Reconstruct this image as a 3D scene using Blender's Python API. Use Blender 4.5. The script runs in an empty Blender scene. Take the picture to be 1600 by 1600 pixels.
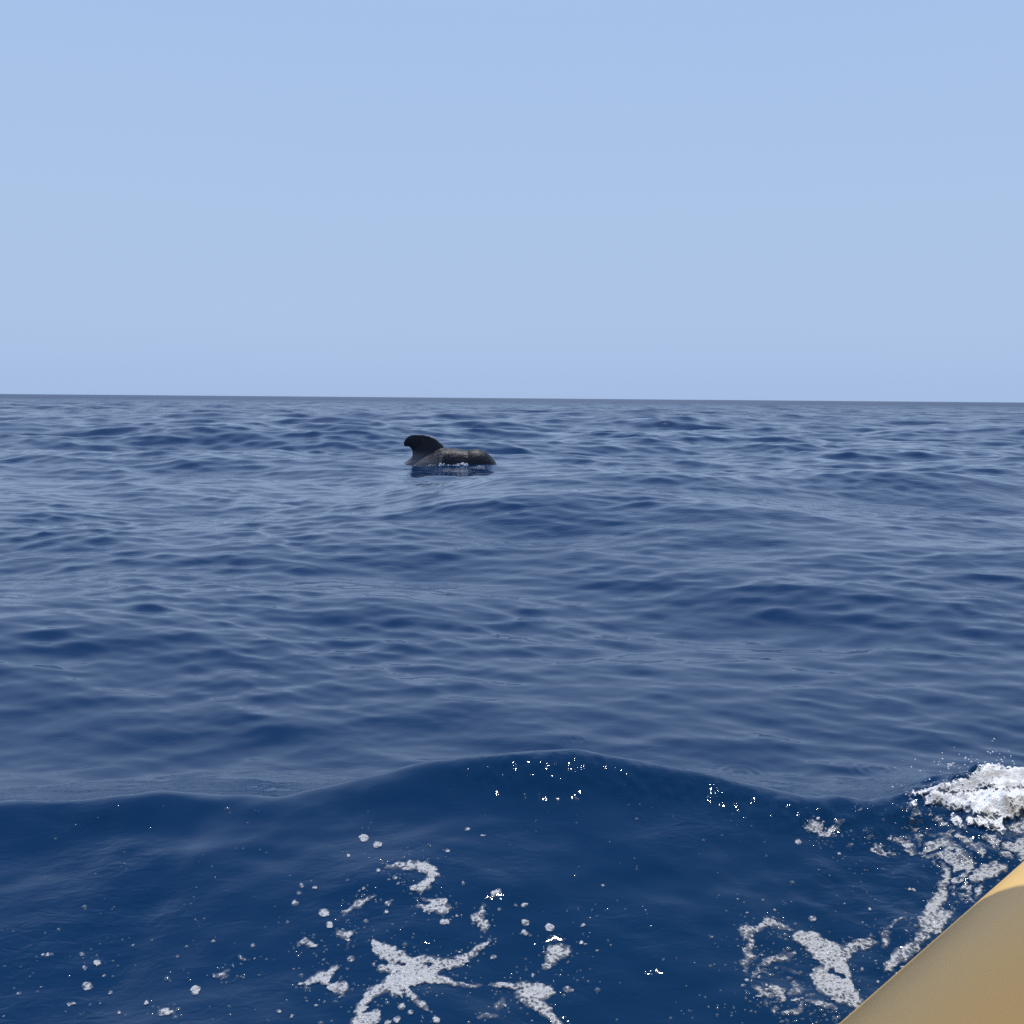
import bpy, bmesh, math, random
import numpy as np
from mathutils import Vector, Matrix
from mathutils.bvhtree import BVHTree

random.seed(7)
rng = np.random.default_rng(11)
R = math.radians
SC = bpy.context.scene
COL = SC.collection

# ------------------------------------------------------------------ camera
CAM_H = 1.6
PITCH, ROLL = 6.35, 0.48
cam_d = bpy.data.cameras.new('camera')
cam = bpy.data.objects.new('camera', cam_d)
COL.objects.link(cam)
cam_d.sensor_width = 36
cam_d.lens = 36.0
cam_d.clip_start = 0.05
cam_d.clip_end = 30000
CM = Matrix.Rotation(R(90 - PITCH), 4, 'X') @ Matrix.Rotation(R(ROLL), 4, 'Z')
CM = Matrix.Translation((0, 0, CAM_H)) @ CM
cam.matrix_world = CM
SC.camera = cam
CR = np.array(CM.to_3x3())
CP = np.array([0, 0, CAM_H])


def ray(px, py):
    """direction of the photograph's pixel (1600 px frame)"""
    v = CR @ np.array([(px - 800) / 1600, (800 - py) / 1600, -1.0])
    return v / np.linalg.norm(v)


def project(P):
    q = (P - CP) @ CR
    return 800 + 1600 * q[..., 0] / -q[..., 2], 800 - 1600 * q[..., 1] / -q[..., 2]


# ------------------------------------------------------------------ sky, sun, exposure
SUN_EL, SUN_AZ = 67.0, 3.0            # azimuth from +Y towards +X
world = bpy.data.worlds.new('World')
SC.world = world
world.use_nodes = True
wn = world.node_tree.nodes
wl = world.node_tree.links
wn.clear()
sky = wn.new('ShaderNodeTexSky')
sky.sky_type = 'NISHITA'
sky.sun_disc = False
sky.sun_elevation = R(SUN_EL)
sky.sun_rotation = R(SUN_AZ)
sky.altitude = 0
sky.air_density = 1.0
sky.dust_density = 0.6
sky.ozone_density = 2.0
tint = wn.new('ShaderNodeMix')
tint.data_type = 'RGBA'
tint.blend_type = 'MULTIPLY'
tint.inputs[0].default_value = 1.0
tint.inputs[7].default_value = (0.92, 0.97, 1.10, 1)
bg = wn.new('ShaderNodeBackground')
bg.inputs[1].default_value = 0.10
wo = wn.new('ShaderNodeOutputWorld')
wl.new(sky.outputs[0], tint.inputs[6])
# sea haze evens the sky out: blend the Nishita sky with a pale blue that deepens with elevation
wtc = wn.new('ShaderNodeTexCoord')
wsep = wn.new('ShaderNodeSeparateXYZ')
wl.new(wtc.outputs['Generated'], wsep.inputs[0])
wr = wn.new('ShaderNodeValToRGB')
SKYC = [(0.0, (3.7, 5.1, 7.8)), (0.03, (3.85, 5.25, 7.9)), (0.08, (4.15, 5.6, 7.95)), (0.18, (4.15, 5.6, 8.0)), (0.35, (3.85, 5.4, 8.3)), (0.5, (3.8, 5.3, 8.4)), (0.68, (2.1, 3.4, 6.9)), (1.0, (1.1, 2.2, 5.2))]
cr = wr.color_ramp
cr.interpolation = 'B_SPLINE'
while len(cr.elements) < len(SKYC): cr.elements.new(0.5)
for e_, (p_, c_) in zip(cr.elements, SKYC):
    e_.position = p_; e_.color = (*[v / 10 for v in c_], 1)
wsc = wn.new('ShaderNodeVectorMath'); wsc.operation = 'SCALE'; wsc.inputs['Scale'].default_value = 10.0
wmix = wn.new('ShaderNodeMix'); wmix.data_type = 'RGBA'; wmix.inputs[0].default_value = 0.95
wmp = wn.new('ShaderNodeMapping'); wmp.inputs['Scale'].default_value = (1.2, 1.2, 5.0)
wnz = wn.new('ShaderNodeTexNoise'); wnz.inputs['Scale'].default_value = 1.6; wnz.inputs['Detail'].default_value = 4.0
wma = wn.new('ShaderNodeMath'); wma.operation = 'MULTIPLY_ADD'; wma.inputs[1].default_value = 0.06
wms = wn.new('ShaderNodeMath'); wms.operation = 'SUBTRACT'; wms.inputs[1].default_value = 0.03
wl.new(wtc.outputs['Generated'], wmp.inputs[0]); wl.new(wmp.outputs[0], wnz.inputs['Vector'])
wl.new(wnz.outputs[0], wma.inputs[0]); wl.new(wsep.outputs[2], wma.inputs[2]); wl.new(wma.outputs[0], wms.inputs[0])
wl.new(wms.outputs[0], wr.inputs[0]); wl.new(wr.outputs[0], wsc.inputs[0])
wl.new(tint.outputs[2], wmix.inputs[6]); wl.new(wsc.outputs[0], wmix.inputs[7])
wl.new(wmix.outputs[2], bg.inputs[0])
wl.new(bg.outputs[0], wo.inputs[0])

sun_dir = Vector((math.sin(R(SUN_AZ)) * math.cos(R(SUN_EL)),
                  math.cos(R(SUN_AZ)) * math.cos(R(SUN_EL)), math.sin(R(SUN_EL))))
sd = bpy.data.lights.new('sun', 'SUN')
sd.energy = 3.2
sd.angle = R(0.53)
sd.color = (1.0, 0.965, 0.92)
sun = bpy.data.objects.new('sun', sd)
COL.objects.link(sun)
sun.rotation_euler = sun_dir.to_track_quat('Z', 'Y').to_euler()
sun.location = (0, 0, 30)

SC.view_settings.view_transform = 'Standard'
SC.view_settings.look = 'None'
SC.view_settings.exposure = 0.0
SC.view_settings.gamma = 1.0
SC.render.engine = 'CYCLES'
SC.cycles.max_bounces = 6
SC.cycles.transparent_max_bounces = 12
SC.cycles.use_denoising = False
SC.cycles.caustics_reflective = False
SC.cycles.sample_clamp_indirect = 4


# ------------------------------------------------------------------ helpers
def tag(o, label=None, cat=None, group=None, kind=None):
    if label: o['label'] = label
    if cat: o['category'] = cat
    if group: o['group'] = group
    if kind: o['kind'] = kind
    return o


def mesh_obj(name, V, F, mat, parent=None, smooth=True):
    me = bpy.data.meshes.new(name)
    V = np.asarray(V, dtype=np.float32)
    if isinstance(F, np.ndarray):
        n, k = F.shape
        me.vertices.add(len(V))
        me.vertices.foreach_set('co', V.ravel())
        me.loops.add(n * k)
        me.loops.foreach_set('vertex_index', F.astype(np.int32).ravel())
        me.polygons.add(n)
        me.polygons.foreach_set('loop_start', np.arange(0, n * k, k, dtype=np.int32))
        me.update(calc_edges=True)
    else:
        me.from_pydata([tuple(map(float, v)) for v in V], [], F)
        me.update()
    if smooth:
        me.polygons.foreach_set('use_smooth', np.ones(len(me.polygons), dtype=bool))
    me.materials.append(mat)
    o = bpy.data.objects.new(name, me)
    COL.objects.link(o)
    if parent: o.parent = parent
    return o


_perm = rng.permutation(4096)
_grad = rng.uniform(0, 2 * np.pi, 4096)


def perlin(x, y, seed=0):
    xi = np.floor(x).astype(np.int64); yi = np.floor(y).astype(np.int64)
    xf = x - xi; yf = y - yi
    u = xf * xf * xf * (xf * (xf * 6 - 15) + 10)
    v = yf * yf * yf * (yf * (yf * 6 - 15) + 10)

    def g(ix, iy, dx, dy):
        h = _perm[(_perm[(ix + seed * 131) & 4095] + iy) & 4095]
        a = _grad[h]
        return np.cos(a) * dx + np.sin(a) * dy
    n00 = g(xi, yi, xf, yf); n10 = g(xi + 1, yi, xf - 1, yf)
    n01 = g(xi, yi + 1, xf, yf - 1); n11 = g(xi + 1, yi + 1, xf - 1, yf - 1)
    return ((n00 * (1 - u) + n10 * u) * (1 - v) + (n01 * (1 - u) + n11 * u) * v) * 1.5


def fbm(x, y, octv=4, seed=0):
    s = 0; a = 1.0
    for i in range(octv):
        s = s + a * perlin(x * 2 ** i + 17.3 * i, y * 2 ** i - 9.1 * i, seed + i)
        a *= 0.5
    return s


def sstep(a, b, x):
    t = np.clip((x - a) / (b - a), 0, 1)
    return t * t * (3 - 2 * t)


class NT:
    """short-hand for building a material"""
    def __init__(s, name):
        s.m = bpy.data.materials.new(name)
        s.m.use_nodes = True
        s.t = s.m.node_tree
        s.t.nodes.clear()
        s.out = s.t.nodes.new('ShaderNodeOutputMaterial')

    def n(s, typ, ins=None, **kw):
        nd = s.t.nodes.new(typ)
        for k, v in kw.items(): setattr(nd, k, v)
        for k, v in (ins or {}).items():
            if isinstance(v, bpy.types.NodeSocket): s.t.links.new(v, nd.inputs[k])
            else: nd.inputs[k].default_value = v
        return nd

    def math(s, op, a, b=0.0, c=None, clamp=False):
        nd = s.n('ShaderNodeMath', {0: a, 1: b}, operation=op, use_clamp=clamp)
        if c is not None:
            if isinstance(c, bpy.types.NodeSocket): s.t.links.new(c, nd.inputs[2])
            else: nd.inputs[2].default_value = c
        return nd.outputs[0]

    def ramp(s, v, a, b, lo=0.0, hi=1.0):
        nd = s.n('ShaderNodeMapRange', {0: v, 1: a, 2: b, 3: lo, 4: hi}, interpolation_type='SMOOTHSTEP')
        return nd.outputs[0]

    def mixc(s, f, a, b):
        nd = s.n('ShaderNodeMix', {0: f}, data_type='RGBA')
        for i, v in ((6, a), (7, b)):
            if isinstance(v, bpy.types.NodeSocket): s.t.links.new(v, nd.inputs[i])
            else: nd.inputs[i].default_value = (*v, 1)
        return nd.outputs[2]


# ------------------------------------------------------------------ the sea surface
OCT = [(28, 14, .028, 8), (14, 7, .050, 16), (7, 3.5, .068, 26), (3.5, 1.75, .078, 36), (1.75, .88, .088, 44),
       (.88, .44, .095, 54), (.44, .22, .090, 60), (.22, .11, .072, 56), (.11, .055, .048, 50)]
waves = []
for (l1, l0, slope, n) in OCT:
    lam = np.exp(rng.uniform(math.log(l0), math.log(l1), n))
    spread = 0.42 if l1 > 8 else (0.5 if l1 > 3 else 0.56)
    th = R(-97) + rng.normal(0, spread, n)
    for a, t in zip(lam, th):
        k = 2 * math.pi / a
        waves.append((k, math.cos(t), math.sin(t), slope * math.sqrt(2.0 / n) / k, rng.uniform(0, 2 * math.pi), a))

# crest of the boat's wake: image column, image row, height of the water there
crest_px = [(-900, 1330, .12, .60), (-300, 1270, .16, .60), (0, 1248, .20, .36), (120, 1246, .20, .36), (230, 1236, .23, .36), (330, 1244, .20, .42),
            (430, 1246, .20, .80), (560, 1215, .25, .9), (680, 1186, .31, .9), (820, 1170, .35, .56),
            (900, 1171, .35, .56), (1000, 1184, .33, .56), (1100, 1202, .30, .50), (1250, 1240, .25, .48), (1400, 1246, .25, .5),
            (1440, 1226, .28, .8), (1500, 1212, .31, .8), (1545, 1196, .335, .75), (1575, 1204, .32, .75), (1620, 1196, .33, .75),
            (1800, 1210, .32, .7), (2300, 1300, .20, .6)]
cx, cy, ca, cl = [], [], [], []
for px, py, h, L in crest_px:
    d = ray(px, py)
    t = (h - CAM_H) / d[2]
    p = CP + t * d
    cx.append(p[0]); cy.append(p[1]); ca.append(h); cl.append(L)
cx, cy, ca, cl = map(np.array, (cx, cy, ca, cl))
o_ = np.argsort(cx); cx, cy, ca, cl = cx[o_], cy[o_], ca[o_], cl[o_]
xs_ = np.linspace(cx[0], cx[-1], 1200)
ker = np.exp(-np.linspace(-2, 2, 25) ** 2); ker /= ker.sum()


def _sm(v):
    w = np.interp(xs_, cx, v)
    return np.convolve(np.pad(w, 12, mode='edge'), ker, 'valid')


cys, cas, cls = _sm(cy), _sm(ca), _sm(cl)


def wake(x, y):
    """the wave thrown up by the boat, with its cross ridges and turbulence"""
    xc = x
    yc = np.interp(xc, xs_, cys); A = np.interp(xc, xs_, cas); L = np.interp(xc, xs_, cls)
    t = y - yc + 0.02 * perlin(x * 2.1, y * 0 + 3.3, 3)
    eps = 0.03
    s = np.sqrt(t * t + eps * eps) - eps
    fade = sstep(-4.5, -2.6, x) * (1 - sstep(5.0, 8.0, x))
    front = A * (.87 * np.exp(-s / (L * 1.75)) + .13 * np.exp(-(s / .14) ** 2))
    back = A * np.exp(-(s / 0.42) ** 1.25)
    z = np.where(t < 0, front, back) - 0.05 * np.exp(-((t - 1.0) / .6) ** 2) - 0.06 * np.exp(-((t + 1.8) / .8) ** 2)
    z = z * fade
    # a lower ridge running down from the crest to the near left
    for (x0, y0, x1, y1, a, w) in ((-0.55, 3.35, -1.35, 2.95, .035, .10), (-1.2, 2.75, -2.6, 2.9, .035, .13),
                                   (-0.1, 3.15, -1.0, 2.75, .012, .12), (0.15, 3.2, 1.5, 2.75, .012, .12)):
        dx, dy = x1 - x0, y1 - y0
        L2 = dx * dx + dy * dy
        u = np.clip(((x - x0) * dx + (y - y0) * dy) / L2, 0, 1)
        dd = np.hypot(x - x0 - u * dx, y - y0 - u * dy)
        z = z + a * np.exp(-np.abs(dd / (w * 1.8)) ** 1.6) * np.sin(np.pi * np.clip(u * .9 + .05, 0, 1))
    near = np.exp(-((y - 2.9) / 1.3) ** 2) * fade
    chop = sstep(.3, 1.7, x) * near * (1 - sstep(0, .25, t))
    z = z + near * 0.010 * fbm(x * 2.3, y * 2.9, 3, 5) + chop * 0.012 * fbm(x * 5, y * 6, 3, 9)
    gl = np.exp(-((t + .10) / .09) ** 2) * sstep(-.35, .0, x) * (1 - sstep(1.5, 2.2, x))
    z = z + gl * (.0042 * fbm(x * 24, y * 24, 2, 201) + .0016 * fbm(x * 60, y * 48, 2, 205))
    # broken water where the bow wave tumbles over
    brk = sstep(1.15, 1.65, x) * np.exp(-((t + .12) / .28) ** 2) * (x < 6)
    z = z + brk * (0.045 * np.abs(fbm(x * 5.0, y * 6.0, 4, 21)) + 0.010 * fbm(x * 25, y * 25, 2, 31))
    return z


RINGS = [(390, 1238, .10), (1160, 1196, .12), (905, 1150, .05), (1375, 1190, .12)]
rings = []
for px, py, rr in RINGS:
    d = ray(px, py); t = -CAM_H / d[2]; p = CP + t * d
    rings.append((p[0], p[1], rr))

# big swell faces seen in the middle distance
SWELL = [  # x, y, half length, crest height, front width, tilt of the crest
    (3.8, 15.6, 5.2, .56, 2.1, -.03), (.9, 12.6, 2.2, .15, 1.0, .05), (1.5, 11.4, 1.8, .06, .8, -.04), (-9.0, 17.0, 5.0, .08, 1.8, .05), (-3.0, 10.3, 2.5, .05, 1.0, .08),
    (-7.5, 40, 6.0, .35, 3.0, .0), (4.5, 11.0, 3.0, .08, 1.1, -.1), (-1.5, 7.6, 2.2, .045, .8, .1), (-3.9, 6.6, 1.6, .05, .7, .05), (3.6, 7.0, 1.6, .05, .7, -.05)]


def field(x, y, s):
    """x, y flat arrays; s = grid spacing there. returns displaced x, y, z"""
    r = np.hypot(x, y)
    X = x.copy(); Y = y.copy(); Z = np.zeros_like(x)
    calm = 0.78 + 0.45 * sstep(-.6, .6, fbm(x * .12, y * .09, 3, 41))      # wind patches
    calm2 = 0.62 + 0.65 * sstep(-.5, .7, fbm(x * .5, y * .35, 3, 45))
    longf = sstep(3.5, 10, r)
    nearf = 0.60 + 0.55 * sstep(12, 50, r)
    midf = 0.46 + 0.66 * sstep(9, 38, r)
    wk = np.exp(-((y - 2.7) / 1.4) ** 2) * sstep(-4.5, -2.6, x)
    for (k, c, sn, a, ph, lam) in waves:
        if lam < 2.2 * s.min(): continue
        att = sstep(2.2, 4.5, lam / s)
        w = a * att
        if lam > 2: w = w * (0.15 + 0.85 * longf) * (0.72 + .5 * sstep(12, 50, r))
        elif lam > .88: w = w * midf * (0.6 + .4 * calm) * (1 - .7 * wk)
        elif lam > .44: w = w * calm * midf * 1.1 * (1 - .72 * wk)
        else: w = w * calm * calm2 * np.maximum(nearf, .85) * (1 - .68 * wk)
        q = k * (c * x + sn * y) + ph
        co, si = np.cos(q), np.sin(q)
        Z += w * co
        g = .8 if lam < 7 else .6
        if lam < .88: g = .95
        X -= g * w * c * si; Y -= g * w * sn * si
    for (x0, y0, hl, a, w, ti) in SWELL:
        t = y - y0 - ti * (x - x0) + .25 * w * np.sin((x - x0) / hl * 2.1 + y0)
        e = np.exp(-((x - x0) / hl) ** 4 * 1.0)
        Z += a * e * np.where(t < 0, np.exp(-np.abs(t / w) ** 1.4), np.exp(-np.abs(t / (1.5 * w)) ** 2))
    m = r < 12
    if m.any():
        Z[m] += wake(x[m], y[m])
        for (rx, ry, rr) in rings:
            d = np.hypot(x[m] - rx, y[m] - ry)
            Z[m] += 0.0022 * np.cos(d * 2 * np.pi / .045) * np.exp(-(d / rr) ** 4) * sstep(0, .02, d)
    # keep the water round the whale near its mean level so that it sits as photographed
    ww = np.exp(-(((x + 1.6) / 3.0) ** 2 + ((y - WHY) / 3.0) ** 2) ** 2)
    Z = Z * (1 - .3 * ww)
    return X, Y, Z


WHY = 25.2
# polar grid, finest where it is near: rows grow with distance
rr = [0.6]
while rr[-1] < 9000:
    r_ = rr[-1]
    f = 0.020 if r_ < 2.0 else (0.0046 if r_ < 60 else (0.006 if r_ < 300 else (0.008 if r_ < 1500 else .05)))
    rr.append(r_ * (1 + f))
rr = np.array(rr)
A0 = 33.0
inner = np.linspace(-A0, A0, 850)
st = inner[1] - inner[0]
out = []
a_ = A0
while a_ < 180:
    st = min(st * 1.13, 6)
    a_ += st
    out.append(a_)
out = np.array([v for v in out if v < 178])
az = np.radians(np.concatenate([-out[::-1], inner, out]))
NA, NR = len(az), len(rr)
print('sea grid', NA, NR, 'tris', 2 * NA * NR)
V = np.zeros((NR, NA, 3), dtype=np.float32)
S_, C_ = np.sin(az), np.cos(az)
for i0 in range(0, NR, 40):
    q = rr[i0:i0 + 40]
    x = (q[:, None] * S_).ravel(); y = (q[:, None] * C_).ravel()
    s = np.repeat(q * (0.0044 if q[0] < 300 else .0065), NA)
    out_ = np.abs(np.tile(np.degrees(az), len(q))) > A0 + 2
    s[out_] *= 4
    if q[0] > 1500: s *= 6
    X, Y, Z = field(x, y, s)
    V[i0:i0 + 40] = np.stack([X, Y, Z], -1).reshape(len(q), NA, 3)
idx = np.arange(NR * NA).reshape(NR, NA)
nxt = np.roll(idx, -1, axis=1)
F = np.stack([idx[:-1], idx[1:], nxt[1:], nxt[:-1]], -1).reshape(-1, 4)
F = F[:, ::-1].copy()
Vf = V.reshape(-1, 3)
cap = np.array([[0, 0, 0]], dtype=np.float32)


def sea_material():
    b = NT('sea water')
    geo = b.n('ShaderNodeNewGeometry')
    P = geo.outputs['Position']
    dist = b.n('ShaderNodeVectorMath', {0: P}, operation='LENGTH').outputs['Value']
    # patches of wind ripples
    patch = b.n('ShaderNodeTexNoise', {'Vector': P, 'Scale': 1.3, 'Detail': 3.0, 'Roughness': .6}).outputs[0]
    patch = b.ramp(patch, .38, .68)
    mp = b.n('ShaderNodeMapping', {'Vector': P, 'Scale': (.55, 1.0, 1.0), 'Rotation': (0, 0, .15)}).outputs[0]
    n1 = b.n('ShaderNodeTexNoise', {'Vector': mp, 'Scale': 30.0, 'Detail': 2.0, 'Roughness': .5, 'Distortion': .8}).outputs[0]
    n2 = b.n('ShaderNodeTexNoise', {'Vector': mp, 'Scale': 8.0, 'Detail': 2.0, 'Roughness': .6, 'Distortion': .4}).outputs[0]
    n3 = b.n('ShaderNodeTexNoise', {'Vector': mp, 'Scale': .7, 'Detail': 2.0, 'Roughness': .6, 'Distortion': .3}).outputs[0]
    f1 = b.math('MULTIPLY', b.ramp(dist, 3.4, 6, 1, .12), b.math('MULTIPLY_ADD', patch, .85, .15))
    f2 = b.math('MULTIPLY', b.ramp(dist, 5, 14, .15, 1), b.ramp(dist, 60, 160, 1, 0))
    f3 = b.ramp(dist, 40, 120, 0, 1)
    h = b.math('MULTIPLY', b.math('MULTIPLY', n1, f1), .0036)
    h = b.math('ADD', h, b.math('MULTIPLY', b.math('MULTIPLY', n2, f2), .009))
    h = b.math('ADD', h, b.math('MULTIPLY', b.math('MULTIPLY', n3, f3), .20))
    bump = b.n('ShaderNodeBump', {'Height': h, 'Strength': 1.0, 'Distance': 1.0})
    rough = b.math('ADD', b.ramp(dist, 5, 90, .018, .13), b.ramp(dist, 70, 500, 0, .27))
    base = b.n('ShaderNodeBsdfPrincipled', {'Base Color': (.0001, .0225, .073, 1), 'Roughness': rough, 'IOR': 1.40,
                                            'Normal': bump.outputs[0]})
    b.t.links.new(base.outputs[0], b.out.inputs[0])
    return b.m


M_sea = sea_material()
sea = mesh_obj('sea', Vf, F, M_sea)
tag(sea, 'deep blue open sea with light swell and the boat wave in front', kind='structure')

# ---- height lookup near the camera
nr = int(np.searchsorted(rr, 7.0))
c0 = int(np.searchsorted(az, R(-50))); c1 = int(np.searchsorted(az, R(60)))
Vn = V[:nr, c0:c1].reshape(-1, 3).astype(float)
na = c1 - c0
ii = np.arange(nr * na).reshape(nr, na)
Fn = np.stack([ii[:-1, :-1], ii[:-1, 1:], ii[1:, 1:], ii[1:, :-1]], -1).reshape(-1, 4)
bvh = BVHTree.FromPolygons(Vn.tolist(), Fn.tolist())


def water_z(x, y):
    h = bvh.ray_cast(Vector((x, y, 3)), Vector((0, 0, -1)))
    return h[0].z if h[0] is not None else 0.0


# ------------------------------------------------------------------ foam
def foam_material(name='sea foam', white=.78, solid=0.0, wal=.85, relief=1.0):
    b = NT(name)
    geo = b.n('ShaderNodeNewGeometry')
    P = geo.outputs['Position']
    den = b.n('ShaderNodeAttribute', attribute_name='foam_amount').outputs['Fac']
    wob = b.n('ShaderNodeTexNoise', {'Vector': P, 'Scale': 30.0, 'Detail': 3.0})
    wv = b.n('ShaderNodeVectorMath', {0: wob.outputs['Color'], 1: (.5, .5, .5)}, operation='SUBTRACT').outputs[0]
    wv = b.n('ShaderNodeVectorMath', {0: wv, 'Scale': .012}, operation='SCALE').outputs[0]
    Pw = b.n('ShaderNodeVectorMath', {0: P, 1: wv}, operation='ADD').outputs[0]
    v1 = b.n('ShaderNodeTexVoronoi', {'Vector': Pw, 'Scale': 88.0, 'Randomness': 1.0}, feature='F1').outputs['Distance']
    v2 = b.n('ShaderNodeTexVoronoi', {'Vector': Pw, 'Scale': 190.0, 'Randomness': 1.0}, feature='F1').outputs['Distance']
    nz = b.n('ShaderNodeTexNoise', {'Vector': P, 'Scale': 38.0, 'Detail': 5.0, 'Roughness': .7}).outputs[0]
    nb = b.n('ShaderNodeTexNoise', {'Vector': P, 'Scale': 9.0, 'Detail': 4.0, 'Roughness': .6}).outputs[0]
    # the walls of the bubbles stay, their middles open up where the foam is thin
    k = b.math('MULTIPLY_ADD', v1, 1.15, b.math('MULTIPLY', v2, .35))
    k = b.math('ADD', k, b.math('MULTIPLY', b.math('SUBTRACT', nz, .5), 1.1))
    k = b.math('ADD', k, b.math('MULTIPLY', b.math('SUBTRACT', nb, .5), 1.3))
    k = b.math('ADD', k, b.math('MULTIPLY', b.math('SUBTRACT', den, 1.0), 1.3))
    alpha = b.ramp(k, .20 - solid, .62 - solid)
    hgt = b.math('SUBTRACT', b.math('MULTIPLY', v1, -.0065), b.math('MULTIPLY', v2, .003))
    bump = b.n('ShaderNodeBump', {'Height': hgt, 'Strength': 1.0, 'Distance': relief}).outputs[0]
    pr = b.n('ShaderNodeBsdfPrincipled', {'Base Color': (white * .92, white * .96, white, 1), 'Roughness': .13, 'IOR': 1.33,
                                          'Normal': bump})
    tr = b.n('ShaderNodeBsdfTransparent')
    body = b.ramp(den, .25, .8)
    film = b.math('MULTIPLY', body, b.math('MULTIPLY_ADD', nb, .7, -.12))
    alpha = b.math('MAXIMUM', b.math('MULTIPLY', alpha, wal), film, clamp=True)
    mx = b.n('ShaderNodeMixShader', {0: alpha, 1: tr.outputs[0], 2: pr.outputs[0]})
    b.t.links.new(mx.outputs[0], b.out.inputs[0])
    return b.m


M_foam = foam_material('sea foam', .72, .0, .72)
M_foam_thick = foam_material('white water', .90, .22, .95, .35)


def C5(l): return [(400 + x / 2.909, 1250 + y / 2.909, r / 2.909) for x, y, r in l]
def C6(l): return [(x / 3.2, 1150 + y / 3.2, r / 3.2) for x, y, r in l]
def C4(l): return [(1150 + x / 3.5556, 1150 + y / 3.5556, r / 3.5556) for x, y, r in l]


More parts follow.
